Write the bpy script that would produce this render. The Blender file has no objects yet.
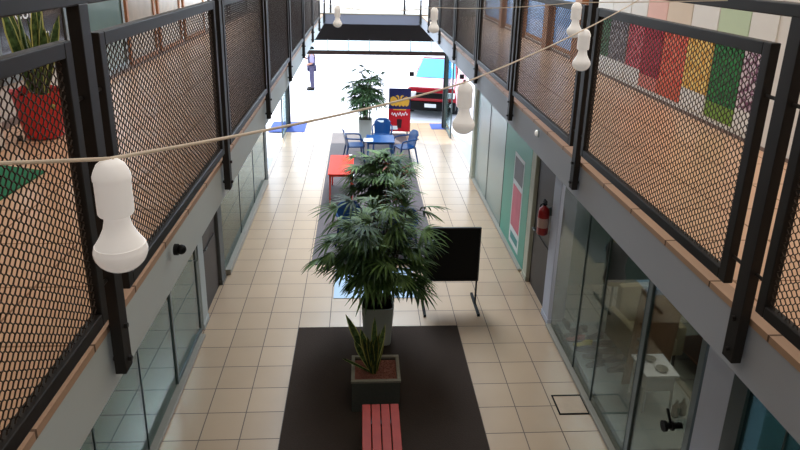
import bpy, bmesh, math, random
from mathutils import Vector, Matrix
random.seed(7)
S = bpy.context.scene
COL = S.collection
PI = math.pi

# ------------------------------------------------------------------ materials
def lin(c):
    return tuple(((v/255)/12.92 if v/255 <= .04045 else ((v/255+.055)/1.055)**2.4) for v in c)+(1,)
MATS = {}
def mat(name, rgb, rough=.5, metal=0, var=.12, scale=8, bump=0, spec=.5, emit=0):
    if name in MATS: return MATS[name]
    m = bpy.data.materials.new(name); m.use_nodes = True
    nt = m.node_tree; N = nt.nodes; L = nt.links
    b = N['Principled BSDF']; c = lin(rgb)
    b.inputs['Roughness'].default_value = rough; b.inputs['Metallic'].default_value = metal
    b.inputs['Specular IOR Level'].default_value = spec
    tc = N.new('ShaderNodeTexCoord'); nz = N.new('ShaderNodeTexNoise'); nz.inputs['Scale'].default_value = scale
    nz.inputs['Detail'].default_value = 4
    L.new(tc.outputs['Object'], nz.inputs['Vector'])
    mx = N.new('ShaderNodeMix'); mx.data_type = 'RGBA'
    mx.inputs[6].default_value = tuple(v*(1-var) for v in c[:3])+(1,)
    mx.inputs[7].default_value = tuple(min(1, v*(1+var)) for v in c[:3])+(1,)
    L.new(nz.outputs['Fac'], mx.inputs[0]); L.new(mx.outputs[2], b.inputs['Base Color'])
    if bump:
        bp = N.new('ShaderNodeBump'); bp.inputs['Strength'].default_value = bump; bp.inputs['Distance'].default_value = .01
        L.new(nz.outputs['Fac'], bp.inputs['Height']); L.new(bp.outputs['Normal'], b.inputs['Normal'])
    if emit:
        L.new(mx.outputs[2], b.inputs['Emission Color']); b.inputs['Emission Strength'].default_value = emit
    MATS[name] = m
    return m

def glass(name, tint, refl=1.0, base=.06):
    m = bpy.data.materials.new(name); m.use_nodes = True
    nt = m.node_tree; N = nt.nodes; L = nt.links; N.clear()
    out = N.new('ShaderNodeOutputMaterial'); tr = N.new('ShaderNodeBsdfTransparent'); gl = N.new('ShaderNodeBsdfGlossy')
    tr.inputs[0].default_value = lin(tint); gl.inputs['Roughness'].default_value = .02
    gl.inputs[0].default_value = (.9, .95, .93, 1)
    lw = N.new('ShaderNodeFresnel'); lw.inputs[0].default_value = 1.45
    ma = N.new('ShaderNodeMath'); ma.operation = 'MULTIPLY_ADD'; ma.inputs[1].default_value = refl; ma.inputs[2].default_value = base
    ma.use_clamp = True
    mx = N.new('ShaderNodeMixShader')
    L.new(lw.outputs[0], ma.inputs[0]); L.new(ma.outputs[0], mx.inputs[0]); L.new(tr.outputs[0], mx.inputs[1]); L.new(gl.outputs[0], mx.inputs[2])
    L.new(mx.outputs[0], out.inputs[0])
    return m

def tile_mat(name, rgb, x0, y0, x1=None, T=.45, rough=.22, groutw=.006, grout=(92, 74, 60), var=.10, spec=.5):
    m = bpy.data.materials.new(name); m.use_nodes = True
    nt = m.node_tree; N = nt.nodes; L = nt.links; b = N['Principled BSDF']
    def M(op, a, bb=None, c=None):
        n = N.new('ShaderNodeMath'); n.operation = op
        for i, v in enumerate((a, bb, c)):
            if v is None: continue
            if isinstance(v, (int, float)): n.inputs[i].default_value = v
            else: L.new(v, n.inputs[i])
        return n.outputs[0]
    tc = N.new('ShaderNodeTexCoord'); sx = N.new('ShaderNodeSeparateXYZ'); L.new(tc.outputs['Object'], sx.inputs[0])
    X, Y = sx.outputs[0], sx.outputs[1]
    xs = M('SUBTRACT', X, x0)
    if x1 is not None:
        sel = M('GREATER_THAN', X, 1.2)
        xs = M('SUBTRACT', xs, M('MULTIPLY', sel, (x1-x0)))
        xs = M('ADD', xs, M('MULTIPLY', sel, 20*T))
    u = M('DIVIDE', xs, T); v = M('DIVIDE', M('SUBTRACT', Y, y0), T)
    fu = M('FRACT', u); fv = M('FRACT', v)
    du = M('MINIMUM', fu, M('SUBTRACT', 1, fu)); dv = M('MINIMUM', fv, M('SUBTRACT', 1, fv))
    g = M('LESS_THAN', M('MINIMUM', du, dv), groutw/T)
    cb = N.new('ShaderNodeCombineXYZ'); L.new(M('FLOOR', u), cb.inputs[0]); L.new(M('FLOOR', v), cb.inputs[1])
    wn = N.new('ShaderNodeTexWhiteNoise'); L.new(cb.outputs[0], wn.inputs[0])
    nz = N.new('ShaderNodeTexNoise'); nz.inputs['Scale'].default_value = 3; nz.inputs['Detail'].default_value = 5; L.new(tc.outputs['Object'], nz.inputs['Vector'])
    f = M('ADD', M('MULTIPLY', wn.outputs[0], .5), M('MULTIPLY', nz.outputs['Fac'], .5))
    c = lin(rgb)
    mx = N.new('ShaderNodeMix'); mx.data_type = 'RGBA'
    mx.inputs[6].default_value = tuple(k*(1-var) for k in c[:3])+(1,); mx.inputs[7].default_value = tuple(k*(1+var) for k in c[:3])+(1,)
    L.new(f, mx.inputs[0])
    m2 = N.new('ShaderNodeMix'); m2.data_type = 'RGBA'; L.new(g, m2.inputs[0]); L.new(mx.outputs[2], m2.inputs[6]); m2.inputs[7].default_value = lin(grout)
    L.new(m2.outputs[2], b.inputs['Base Color'])
    L.new(M('MULTIPLY_ADD', g, .5, rough), b.inputs['Roughness'])
    b.inputs['Specular IOR Level'].default_value = spec
    return m

def leaf_mat(name, dark, light, edge=None):
    """blade colours from the blade's own UVs: u across, v along"""
    m = bpy.data.materials.new(name); m.use_nodes = True
    nt = m.node_tree; N = nt.nodes; L = nt.links; b = N['Principled BSDF']; b.inputs['Roughness'].default_value = .55; b.inputs['Specular IOR Level'].default_value = .3
    tc = N.new('ShaderNodeTexCoord'); nz = N.new('ShaderNodeTexNoise'); nz.inputs['Scale'].default_value = 6 if edge is None else 30
    L.new(tc.outputs['Object'], nz.inputs['Vector'])
    rp = N.new('ShaderNodeValToRGB'); rp.color_ramp.elements[0].color = lin(dark); rp.color_ramp.elements[1].color = lin(light)
    rp.color_ramp.elements[0].position = .35; rp.color_ramp.elements[1].position = .65
    L.new(nz.outputs['Fac'], rp.inputs[0]); src = rp.outputs[0]
    if edge:
        sx = N.new('ShaderNodeSeparateXYZ'); L.new(tc.outputs['UV'], sx.inputs[0])
        a = N.new('ShaderNodeMath'); a.operation = 'SUBTRACT'; L.new(sx.outputs[0], a.inputs[0]); a.inputs[1].default_value = .5
        ab = N.new('ShaderNodeMath'); ab.operation = 'ABSOLUTE'; L.new(a.outputs[0], ab.inputs[0])
        gt = N.new('ShaderNodeMath'); gt.operation = 'GREATER_THAN'; L.new(ab.outputs[0], gt.inputs[0]); gt.inputs[1].default_value = .37
        mx = N.new('ShaderNodeMix'); mx.data_type = 'RGBA'; L.new(gt.outputs[0], mx.inputs[0]); L.new(src, mx.inputs[6]); mx.inputs[7].default_value = lin(edge)
        src = mx.outputs[2]
    L.new(src, b.inputs['Base Color'])
    b.inputs['Subsurface Weight'].default_value = 0
    return m

def scribble_mat(name, bg, fg, scale=14, thr=.5):
    m = bpy.data.materials.new(name); m.use_nodes = True
    nt = m.node_tree; N = nt.nodes; L = nt.links; b = N['Principled BSDF']; b.inputs['Roughness'].default_value = .8
    tc = N.new('ShaderNodeTexCoord'); vz = N.new('ShaderNodeTexVoronoi'); vz.feature = 'DISTANCE_TO_EDGE'; vz.inputs['Scale'].default_value = scale
    nz = N.new('ShaderNodeTexNoise'); nz.inputs['Scale'].default_value = 6
    mp = N.new('ShaderNodeMix'); mp.data_type = 'RGBA'; mp.inputs[0].default_value = .15
    L.new(tc.outputs['Object'], nz.inputs['Vector']); L.new(tc.outputs['Object'], mp.inputs[6]); L.new(nz.outputs['Color'], mp.inputs[7]); L.new(mp.outputs[2], vz.inputs['Vector'])
    rp = N.new('ShaderNodeValToRGB'); rp.color_ramp.elements[0].color = lin(fg); rp.color_ramp.elements[1].color = lin(bg)
    rp.color_ramp.elements[0].position = .05; rp.color_ramp.elements[1].position = .16
    L.new(vz.outputs['Distance'], rp.inputs[0]); L.new(rp.outputs[0], b.inputs['Base Color'])
    return m

# ------------------------------------------------------------------ mesh helpers
def nb(): return bmesh.new()
def box(bm, x0, x1, y0, y1, z0, z1, bev=0):
    vs = [bm.verts.new((x, y, z)) for x in (x0, x1) for y in (y0, y1) for z in (z0, z1)]
    idx = [(0, 1, 3, 2), (4, 6, 7, 5), (0, 4, 5, 1), (2, 3, 7, 6), (0, 2, 6, 4), (1, 5, 7, 3)]
    fs = [bm.faces.new([vs[i] for i in f]) for f in idx]
    if bev:
        es = list({e for f in fs for e in f.edges})
        bmesh.ops.bevel(bm, geom=es, offset=bev, segments=2, profile=.5, affect='EDGES')
    return vs
def frame_axes(d):
    d = Vector(d).normalized(); a = Vector((0, 0, 1)) if abs(d.z) < .9 else Vector((1, 0, 0))
    u = d.cross(a).normalized(); return u, d.cross(u).normalized()
def tube(bm, pts, rad, seg=8, cap=True):
    pts = [Vector(p) for p in pts]; n = len(pts)
    rads = rad if isinstance(rad, (list, tuple)) else [rad]*n
    rings = []; u = None
    for i, p in enumerate(pts):
        d = (pts[min(i+1, n-1)]-pts[max(i-1, 0)])
        if u is None: u, v = frame_axes(d)
        else:
            d.normalize(); u = (u-d*u.dot(d)).normalized(); v = d.cross(u)
        rings.append([bm.verts.new(p+(u*math.cos(2*PI*k/seg)+v*math.sin(2*PI*k/seg))*rads[i]) for k in range(seg)])
    for a, b in zip(rings, rings[1:]):
        for k in range(seg):
            bm.faces.new((a[k], a[(k+1) % seg], b[(k+1) % seg], b[k]))
    if cap:
        bm.faces.new(list(reversed(rings[0]))); bm.faces.new(rings[-1])
def lathe(bm, prof, seg=24, cx=0, cy=0, sq=0):
    """prof: (r,z) list. sq>0 squares the section"""
    rings = []
    for r, z in prof:
        ring = []
        for k in range(seg):
            a = 2*PI*k/seg; c, s = math.cos(a), math.sin(a)
            if sq: q = (abs(c)**sq+abs(s)**sq)**(-1/sq)
            else: q = 1
            ring.append(bm.verts.new((cx+r*q*c, cy+r*q*s, z)))
        rings.append(ring)
    for a, b in zip(rings, rings[1:]):
        for k in range(seg): bm.faces.new((a[k], a[(k+1) % seg], b[(k+1) % seg], b[k]))
    if prof[0][0] > 1e-4: bm.faces.new(list(reversed(rings[0])))
    if prof[-1][0] > 1e-4: bm.faces.new(rings[-1])
def prism(bm, poly, axis, a, b):
    """polygon (p,q) extruded along axis from a to b. axis x: (y,z), y: (x,z), z: (x,y)"""
    def P(p, q, t): return {'x': (t, p, q), 'y': (p, t, q), 'z': (p, q, t)}[axis]
    A = [bm.verts.new(P(p, q, a)) for p, q in poly]; B = [bm.verts.new(P(p, q, b)) for p, q in poly]; n = len(poly)
    bm.faces.new(A); bm.faces.new(list(reversed(B)))
    for i in range(n): bm.faces.new((A[i], B[i], B[(i+1) % n], A[(i+1) % n]))
def smoothcurve(pts, n=6):
    pts = [Vector(p) for p in pts]; out = []
    P = [pts[0]*2-pts[1]]+pts+[pts[-1]*2-pts[-2]]
    for i in range(1, len(P)-2):
        for k in range(n):
            t = k/n; a, b, c, d = P[i-1:i+3]
            out.append(.5*((2*b)+(-a+c)*t+(2*a-5*b+4*c-d)*t*t+(-a+3*b-3*c+d)*t**3))
    out.append(pts[-1]); return out

def link(name, bm, m, parent=None, smooth=False, loc=None, kind=None):
    bmesh.ops.recalc_face_normals(bm, faces=bm.faces)
    me = bpy.data.meshes.new(name); bm.to_mesh(me); bm.free()
    me.materials.append(m)
    if smooth:
        for p in me.polygons: p.use_smooth = True
        try: me.set_sharp_from_angle(angle=math.radians(40))
        except Exception: pass
    o = bpy.data.objects.new(name, me); COL.objects.link(o)
    if parent: o.parent = parent
    if loc: o.location = loc
    if kind: o['kind'] = kind
    return o
def tag(o, label, cat, group=None, kind=None):
    o['label'] = label; o['category'] = cat
    if group: o['group'] = group
    if kind: o['kind'] = kind
    return o
def thing(name, label, cat, loc=(0, 0, 0), rz=0, group=None):
    o = bpy.data.objects.new(name, None); COL.objects.link(o); o.location = loc; o.rotation_euler = (0, 0, rz)
    o.empty_display_size = .1
    return tag(o, label, cat, group)
def dup(root, loc, rz=None, label=None):
    r = root.copy(); COL.objects.link(r); r.location = loc
    if rz is not None: r.rotation_euler = (0, 0, rz)
    if label: r['label'] = label
    for ch in list(root.children):
        c = ch.copy(); COL.objects.link(c); c.parent = r
        for g in ch.children:
            d = g.copy(); COL.objects.link(d); d.parent = c
    return r
def struct(name, bm, m, parent=None, smooth=False, label=None, cat=None):
    o = link(name, bm, m, parent, smooth)
    if parent is None: o['kind'] = 'structure'
    if label: o['label'] = label
    if cat: o['category'] = cat
    return o
def text_mesh(body, size, ext=.002):
    cu = bpy.data.curves.new('t', 'FONT'); cu.body = body; cu.size = size; cu.extrude = ext; cu.align_x = 'CENTER'; cu.align_y = 'CENTER'
    o = bpy.data.objects.new('t', cu); COL.objects.link(o)
    bpy.context.view_layer.update()
    me = bpy.data.meshes.new_from_object(o.evaluated_get(bpy.context.evaluated_depsgraph_get()))
    bpy.data.objects.remove(o); return me

ORD = ['first', 'second', 'third', 'fourth', 'fifth', 'sixth', 'seventh', 'eighth', 'ninth', 'tenth', 'eleventh']

# ------------------------------------------------------------------ palette
M_floor = tile_mat('beige_floor_tiles', (190, 163, 135), -2.2435, 5.919, 1.4485, rough=.26, spec=.9, var=.09)
M_upfloor = tile_mat('walkway_tiles', (214, 172, 138), -.96, .3, rough=.3, grout=(150, 112, 86), var=.05)
M_shopfloor = tile_mat('shop_floor_tiles', (150, 152, 142), -2.2435, 5.919, 1.4485, rough=.3, grout=(60, 62, 56))
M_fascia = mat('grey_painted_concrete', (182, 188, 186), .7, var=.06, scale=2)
M_fascia2 = mat('grey_blue_paint', (88, 88, 98), .7, var=.06, scale=2)
M_col = mat('light_grey_column_paint', (186, 190, 204), .65, var=.05, scale=3)
M_colbeige = mat('beige_green_column_paint', (176, 178, 160), .6, var=.06, scale=3)
M_iron = mat('dark_brown_iron', (30, 26, 24), .5, var=.15, scale=10, spec=.3)
M_iron2 = mat('expanded_metal_iron', (50, 38, 30), .5, var=.1, spec=.3)
M_white = mat('white_plaster', (225, 222, 216), .8, var=.04, scale=2)
M_kerb = mat('pale_stone_sill', (150, 144, 132), .5, var=.08, scale=12)
M_mat = mat('dark_brown_coir_carpet', (62, 52, 46), .95, var=.14, scale=60, bump=.4, spec=.1)
M_mat2 = mat('grey_brown_carpet', (86, 74, 74), .6, var=.15, scale=50, bump=.3, spec=.5)
M_darkdoor = mat('dark_brown_door', (46, 40, 38), .5, var=.1)
M_dark = mat('shaded_lintel_paint', (34, 26, 26), .8, var=.1)
M_red = mat('red_plastic', (198, 28, 30), .4, var=.06)
M_redtop = mat('red_orange_plastic', (226, 52, 26), .4, var=.06)
M_blue = mat('blue_plastic', (7, 54, 102), .35, var=.08)
M_blue2 = mat('bright_blue_plastic', (12, 70, 126), .35, var=.06)
M_paper = mat('white_paper', (235, 238, 242), .6, var=.03)
M_black = mat('matt_black', (8, 8, 9), .6, var=.1, spec=.2)
M_steel = mat('brushed_steel', (120, 128, 128), .35, metal=.7, var=.05)
M_alu = mat('grey_green_aluminium', (96, 108, 108), .4, metal=.3, var=.05)
M_bulbw = mat('white_bulb_plastic', (246, 243, 240), .35, var=.02, emit=.22)  # slight emission lifts the white; holders and sensor are no light source
M_bulbg = mat('milky_bulb_glass', (246, 243, 240), .12, var=.02, emit=.18)  # faint emission added to whiten the globes
M_cable = mat('cream_cable', (222, 206, 186), .5, var=.04)
M_slat = mat('red_painted_wood', (160, 48, 32), .6, var=.25, scale=7, spec=.25)
M_conc = mat('dark_aggregate_concrete', (72, 72, 66), .8, var=.25, scale=40, bump=.4)
M_rim = mat('pale_aggregate_rim', (128, 122, 108), .8, var=.25, scale=50, bump=.4)
M_gravel = mat('red_brown_gravel', (120, 72, 58), .9, var=.45, scale=45, bump=1)
M_potwhite = mat('pale_grey_planter', (176, 178, 172), .5, var=.05, scale=4)
M_cane = mat('brown_palm_cane', (70, 58, 34), .7, var=.3, scale=20)
M_leaf = leaf_mat('palm_leaf_green', (44, 68, 30), (96, 122, 62))
M_leafd = leaf_mat('palm_leaf_dark', (24, 44, 20), (58, 82, 40))
M_leaff = leaf_mat('palm_leaf_grey_green', (40, 66, 44), (96, 124, 84))
M_snake = leaf_mat('snake_leaf', (34, 58, 26), (86, 112, 62), (186, 186, 112))
M_snake2 = leaf_mat('dark_snake_leaf', (22, 40, 20), (52, 74, 36), (146, 142, 66))
M_teal = mat('teal_film', (64, 150, 130), .4, var=.08, scale=2)
M_cardboard = mat('brown_kraft_board', (128, 96, 66), .8, var=.1)
M_cream = mat('cream_fabric', (150, 140, 112), .85, var=.1, scale=10)
M_shoe = mat('black_shoe_leather', (30, 28, 30), .4, var=.2)
M_yellow = mat('yellow_cloth', (210, 190, 40), .8, var=.1)
M_redp = mat('extinguisher_red', (150, 24, 28), .35, var=.06)
M_street = mat('sunlit_paving', (214, 214, 222), .8, var=.04, scale=1.5)
M_bluemat = mat('blue_door_mat', (62, 86, 160), .95, var=.12, scale=70)
M_palepatch = mat('pale_blue_floor_patch', (176, 200, 222), .35, var=.05)
M_green = mat('dark_green_floor_mat', (10, 104, 66), .9, var=.1, scale=60)
M_ceil = mat('ceiling_paint', (200, 196, 188), .85, var=.03)
M_grey = mat('mid_grey_wall', (120, 116, 112), .8, var=.06, scale=2)
M_wood = mat('orange_brown_wood', (150, 98, 62), .5, var=.2, scale=5)
G_left = glass('green_tinted_glass', (150, 182, 168), .8, .04)
G_right = glass('clear_shop_glass', (204, 206, 200), .28, .02)
G_teal = glass('teal_tinted_glass', (160, 186, 190), .5, .05)
G_haze = glass('hazy_frosted_glass', (225, 235, 238), .8, .12)
G_haze.node_tree.nodes['Glossy BSDF'].inputs['Roughness'].default_value = .28
G_clear = glass('clear_glass', (235, 245, 245), .5, .02)

# ------------------------------------------------------------------ setting
XL, XR = -.96, 1.60            # inner faces of the two walkways
WL, WR = -2.28, 2.84           # shop fronts below
UL, UR = -2.9, 3.22            # back walls above
ZB, ZT = 3.475, 3.765            # fascia bottom, walkway top
FL, FR = -.99, 1.63            # fascia faces
YB = 17.3                      # far bridge

bm = nb(); box(bm, -2.33, 2.90, -3, 20.6, -.15, 0); struct('floor', bm, M_floor)
bm = nb(); box(bm, -5.6, -2.33, -3, 14.6, -.15, -.0); struct('floor_shop_left', bm, M_shopfloor)
bm = nb(); box(bm, 2.90, 6.4, -3, 14.6, -.15, .0); struct('floor_shop_right', bm, M_shopfloor)
bm = nb(); box(bm, -40, 40, 20.6, 90, -.2, -.03); box(bm, -40, -2.33, 14.6, 20.6, -.2, -.03); box(bm, 2.9, 40, 14.6, 20.6, -.2, -.03)
struct('ground_street', bm, M_street)
# walkway slabs: grey fascia + tiled top
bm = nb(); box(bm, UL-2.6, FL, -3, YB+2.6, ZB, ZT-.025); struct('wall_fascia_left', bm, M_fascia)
bm = nb(); box(bm, UL, FL-.07, -3, YB, ZT-.025, ZT); struct('floor_walkway_left', bm, M_upfloor)
bm = nb(); box(bm, FL-.07, FL+.006, -3, YB, ZT-.03, ZT+.001); struct('trim_5', bm, tile_mat('nosing_tiles', (176, 142, 116), 0.02, .3, rough=.5, grout=(100, 78, 62)))
bm = nb(); box(bm, FR, UR+2.6, -3, YB+2.6, ZB, ZT-.025); struct('wall_fascia_right', bm, mat('shaded_side_concrete', (160, 163, 170), .7, var=.06, scale=2))  # darker than the left fascia: weaker light on this side put into colour
bm = nb(); box(bm, FR+.07, UR, -3, YB, ZT-.025, ZT); struct('floor_walkway_right', bm, M_upfloor)
bm = nb(); box(bm, FR-.006, FR+.07, -3, YB, ZT-.03, ZT+.001); struct('trim_6', bm, bpy.data.materials['nosing_tiles'])
bm = nb(); box(bm, FL, FR, YB, YB+2.6, ZB+.04, ZT+.005); struct('wall_bridge_fascia', bm, M_fascia2)
bm = nb(); box(bm, UL, UR, YB-.008, YB+3.6, ZT+.005, ZT+.03); struct('floor_bridge', bm, mat('cream_bridge_tiles', (120, 108, 88), .3, var=.05))
bm = nb(); box(bm, FL, FR, -3, -.75, ZB, ZT); struct('floor_camera_landing', bm, M_upfloor)
# lintel over entrance
bm = nb(); box(bm, -3.1, 3.6, 20.0, 20.2, 2.76, ZT); struct('wall_entrance_lintel', bm, M_dark)  # shade beneath the bridge put into the lintel's dark colour
bm = nb(); box(bm, -2.33, 2.86, 19.95, 20.1, 2.33, 2.45); struct('trim_1', bm, mat('dark_brown_transom', (70, 50, 46), .5))
bm = nb()
for k in range(9): x = -2.3+k*.645; box(bm, x-.012, x+.012, 19.98, 20.05, 2.44, 2.80)
struct('window_frame_entrance', bm, mat('pale_transom_bars', (170, 160, 160), .5))
bm = nb(); box(bm, -2.3, 2.85, 20.01, 20.02, 2.44, 2.80); struct('window_1', bm, G_clear)

# lower shop fronts: sills
bm = nb(); box(bm, WL-.04, WL+.09, -3, 8.0, 0, .045, .008); box(bm, WL-.04, WL+.09, 9.85, 14.5, 0, .10, .008); struct('baseboard_left', bm, M_kerb)
bm = nb(); box(bm, WR-.07, WR+.05, -3, 8.15, 0, .045, .008); box(bm, WR-.07, WR+.05, 9.9, 14.8, 0, .05, .008); struct('baseboard_right', bm, M_kerb)
# back walls, partitions & shop ceilings
bm = nb(); box(bm, -5.6, -5.5, -3, 14.6, 0, ZB); struct('wall_shop_back_left', bm, M_grey)
bm = nb(); box(bm, -5.5, WL-.06, 14.5, 14.6, 0, ZB); struct('wall_partition_left_far', bm, M_grey)
bm = nb(); box(bm, -5.5, WL-.06, 9.7, 9.8, 0, ZB); struct('wall_partition_left_near', bm, M_grey)
bm = nb(); box(bm, 6.3, 6.4, -3, 14.6, 0, ZB); struct('wall_shop_back_right', bm, mat('dim_shop_wall', (96, 72, 58), .8))
bm = nb(); box(bm, WR+.06, 6.3, 14.5, 14.6, 0, ZB); struct('wall_partition_right_far', bm, M_grey)
bm = nb(); box(bm, WR+.06, 6.3, 9.4, 9.5, 0, ZB); struct('wall_partition_right_mid', bm, mat('teal_grey_wall', (120, 140, 140), .8))
bm = nb(); box(bm, WR+.12, 6.3, 4.0, 4.08, 0, ZB); struct('wall_partition_right_near', bm, mat('grey_teal_wall', (112, 134, 134), .8))
# columns (left)
def column(name, x0, x1, y0, y1, m, z1=ZB):
    bm = nb(); box(bm, x0, x1, y0, y1, 0, z1, .01); box(bm, x0-.008, x1+.008, y0-.008, y1+.008, 0, .09, .004)
    return struct(name, bm, m)
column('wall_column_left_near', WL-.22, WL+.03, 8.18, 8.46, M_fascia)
column('wall_column_left_mid', WL-.22, WL+.02, 9.50, 9.78, mat('dark_grey_column', (84, 86, 84), .6))  # darker grey than the near left column
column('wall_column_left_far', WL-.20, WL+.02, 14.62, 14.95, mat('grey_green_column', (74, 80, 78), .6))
column('wall_column_right_near', WR-.02, WR+.30, 3.90, 4.27, M_col)
column('wall_column_right_mid', WR-.03, WR+.22, 8.18, 8.50, M_col)
column('wall_column_right_door', WR-.02, WR+.2, 9.55, 9.80, M_colbeige)
column('wall_column_right_far', WR-.07, WR+.12, 14.85, 15.10, M_colbeige)
# upper back walls and roof
bm = nb(); box(bm, UL-.1, UL, -3, YB+3.4, ZT, 7.4); struct('wall_upper_left', bm, mat('upper_left_wall', (196, 190, 180), .8, var=.04))
bm = nb(); box(bm, UR, UR+.1, -3, YB+3.4, ZT, 7.4); struct('wall_upper_right', bm, M_white)
bm = nb(); box(bm, UL-2.7, UR+2.7, -3.2, 21.2, 7.4, 7.5); struct('ceiling_sun_block', bm, M_ceil)  # unseen opaque roof, added and extended to keep sun off the interior
bm = nb(); box(bm, UL-2.7, UR+3.4, -3.2, -3.1, 0, 7.4); struct('wall_back', bm, M_white)  # unseen end wall behind the camera, added to keep the near end dim
bm = nb(); box(bm, UR-.012, UR, -3, 17.3, ZT, ZT+.03); struct('baseboard_upper_right', bm, mat('grey_skirting', (120, 100, 90), .6))
bm = nb(); box(bm, UL, UL+.012, -3, 17.3, ZT, ZT+.07); struct('baseboard_upper_left', bm, MATS['grey_skirting'])

# glass panes below, one window each
wn = [1]
def pane(x, y0, y1, m, z0=.045, z1=3.4, frame=None, th=.008, joint=True):
    wn[0] += 1
    bm = nb(); box(bm, x-th/2, x+th/2, y0, y1, z0, z1); o = struct('window_%d' % wn[0], bm, m)
    if joint:
        bm = nb(); box(bm, x-.011, x+.011, y0-.006, y0+.006, z0, z1); link('glass_joint', bm, mat('dark_joint', (50, 66, 64), .5), o)
    return o
for a, b in ((-.6, 1.3), (1.3, 3.2), (3.2, 4.6), (4.6, 5.75), (5.75, 6.85)): pane(WL, a, b, G_left)
for a, b in ((9.8, 11.4), (11.4, 13.0), (13.0, 14.6)): pane(WL, a, b, G_left, z0=.10)
for a, b in ((2.0, 2.7), (2.7, 3.30), (3.30, 3.72)): pane(WR, a, b, G_teal)
for a, b in ((5.40, 6.40), (6.40, 7.08), (7.08, 8.10)): pane(WR, a, b, G_right)
for a, b in ((11.75, 13.3), (13.3, 14.8)): pane(WR, a, b, G_haze, z0=.05)
pane(WR, 9.85, 11.75, G_clear, z0=.05)

def door(n, x, y0, y1, z1, mframe, mpane, side, leafth=.04, fw=.05, dark=None):
    """glass or solid door in the plane X=x"""
    bm = nb()
    box(bm, x-leafth/2, x+leafth/2, y0, y0+fw, 0.01, z1); box(bm, x-leafth/2, x+leafth/2, y1-fw, y1, .01, z1)
    box(bm, x-leafth/2, x+leafth/2, y0+fw, y1-fw, z1-fw, z1); box(bm, x-leafth/2, x+leafth/2, y0+fw, y1-fw, .01, .01+fw*1.6)
    o = struct('door_%d' % n, bm, mframe)
    bm = nb(); box(bm, x-.006, x+.006, y0+fw, y1-fw, .01+fw*1.6, z1-fw); link('door_pane', bm, mpane, o)
    return o
d1 = door(1, WL, 6.86, 8.12, 3.4, M_alu, G_left, 1)
bm = nb(); tube(bm, smoothcurve([(WL+.02, 7.98, 1.2), (WL+.07, 7.98, 1.22), (WL+.07, 7.98, 1.5), (WL+.02, 7.98, 1.52)], 4), .012); link('door_handle', bm, M_steel, d1, True)
bm = nb(); box(bm, WL-.08, WL-.03, 8.47, 9.49, 0, 3.4); box(bm, WL-.03, WL-.015, 8.60, 9.36, .12, 1.0); box(bm, WL-.03, WL-.015, 8.60, 9.36, 1.12, 2.9); d2 = struct('door_2', bm, M_darkdoor)
bm = nb(); tube(bm, [(WL-.03, 8.62, 1.05), (WL+.02, 8.62, 1.05)], .012); tube(bm, [(WL+.02, 8.61, 1.05), (WL+.02, 8.73, 1.05)], .01); link('door_handle', bm, M_steel, d2, True)
bm = nb(); box(bm, WR+.04, WR+.09, 8.51, 9.54, 0, 3.4); box(bm, WR+.025, WR+.04, 8.62, 9.42, .12, 1.0); box(bm, WR+.025, WR+.04, 8.62, 9.42, 1.12, 2.9); d3 = struct('door_3', bm, M_darkdoor)
bm = nb(); tube(bm, [(WR+.03, 9.4, 1.05), (WR-.02, 9.4, 1.05)], .012); tube(bm, [(WR-.02, 9.41, 1.05), (WR-.02, 9.29, 1.05)], .01); link('door_handle', bm, M_steel, d3, True)
d4 = door(4, WR, 4.30, 5.37, 3.4, M_alu, G_right, 1, fw=.075)
bm = nb(); y = 4.56; z = 1.22
tube(bm, [(WR-.10, y, z), (WR+.06, y, z)], .028, 12); tube(bm, [(WR-.115, y, z), (WR-.085, y, z)], .05, 14); tube(bm, [(WR-.04, y, z), (WR-.02, y, z)], .045, 14)
tube(bm, smoothcurve([(WR-.03, y, z), (WR-.05, y+.03, z+.07), (WR-.05, y+.08, z+.12)], 4), .013)
h = link('door_handle', bm, M_black, d4, True); h['label'] = 'black round lever handle'
bm = nb(); box(bm, WR-.03, WR+.03, 3.72, 3.89, 0, 3.4); struct('trim_2', bm, mat('dark_teal_jamb', (46, 58, 58), .4))
# far opening frames near the entrance: left and right doors standing open
for n, (x, y) in enumerate(((-2.30, 19.9), (2.73, 19.95))):
    s = -1 if n else 1
    bm = nb(); box(bm, x-.05, x+.05, y-.05, y+.1, 0, 3.3)
    struct('trim_%d' % (3+n), bm, mat('grey_entrance_frame', (110, 120, 122), .4))
    bm = nb(); box(bm, x+.065*s-.014, x+.065*s+.014, y-.08, y+.1, 0, 2.4); link('door_stop', bm, M_black, bpy.data.objects['trim_%d' % (3+n)])
    bm = nb(); box(bm, x-.03*s-.02, x-.03*s+.02, y-1.3, y-1.26, 0, 2.33); box(bm, x-.03*s-.02, x-.03*s+.02, y-.12, y-.07, 0, 2.33); box(bm, x-.03*s-.02, x-.03*s+.02, y-1.26, y-.12, 2.27, 2.33); box(bm, x-.03*s-.02, x-.03*s+.02, y-1.26, y-.12, 0, .08)
    o = struct('door_%d' % (5+n), bm, M_alu)
    bm = nb(); box(bm, x-.03*s-.004, x-.03*s+.004, y-1.26, y-.12, .08, 2.27); link('door_pane', bm, G_clear, o)

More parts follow.
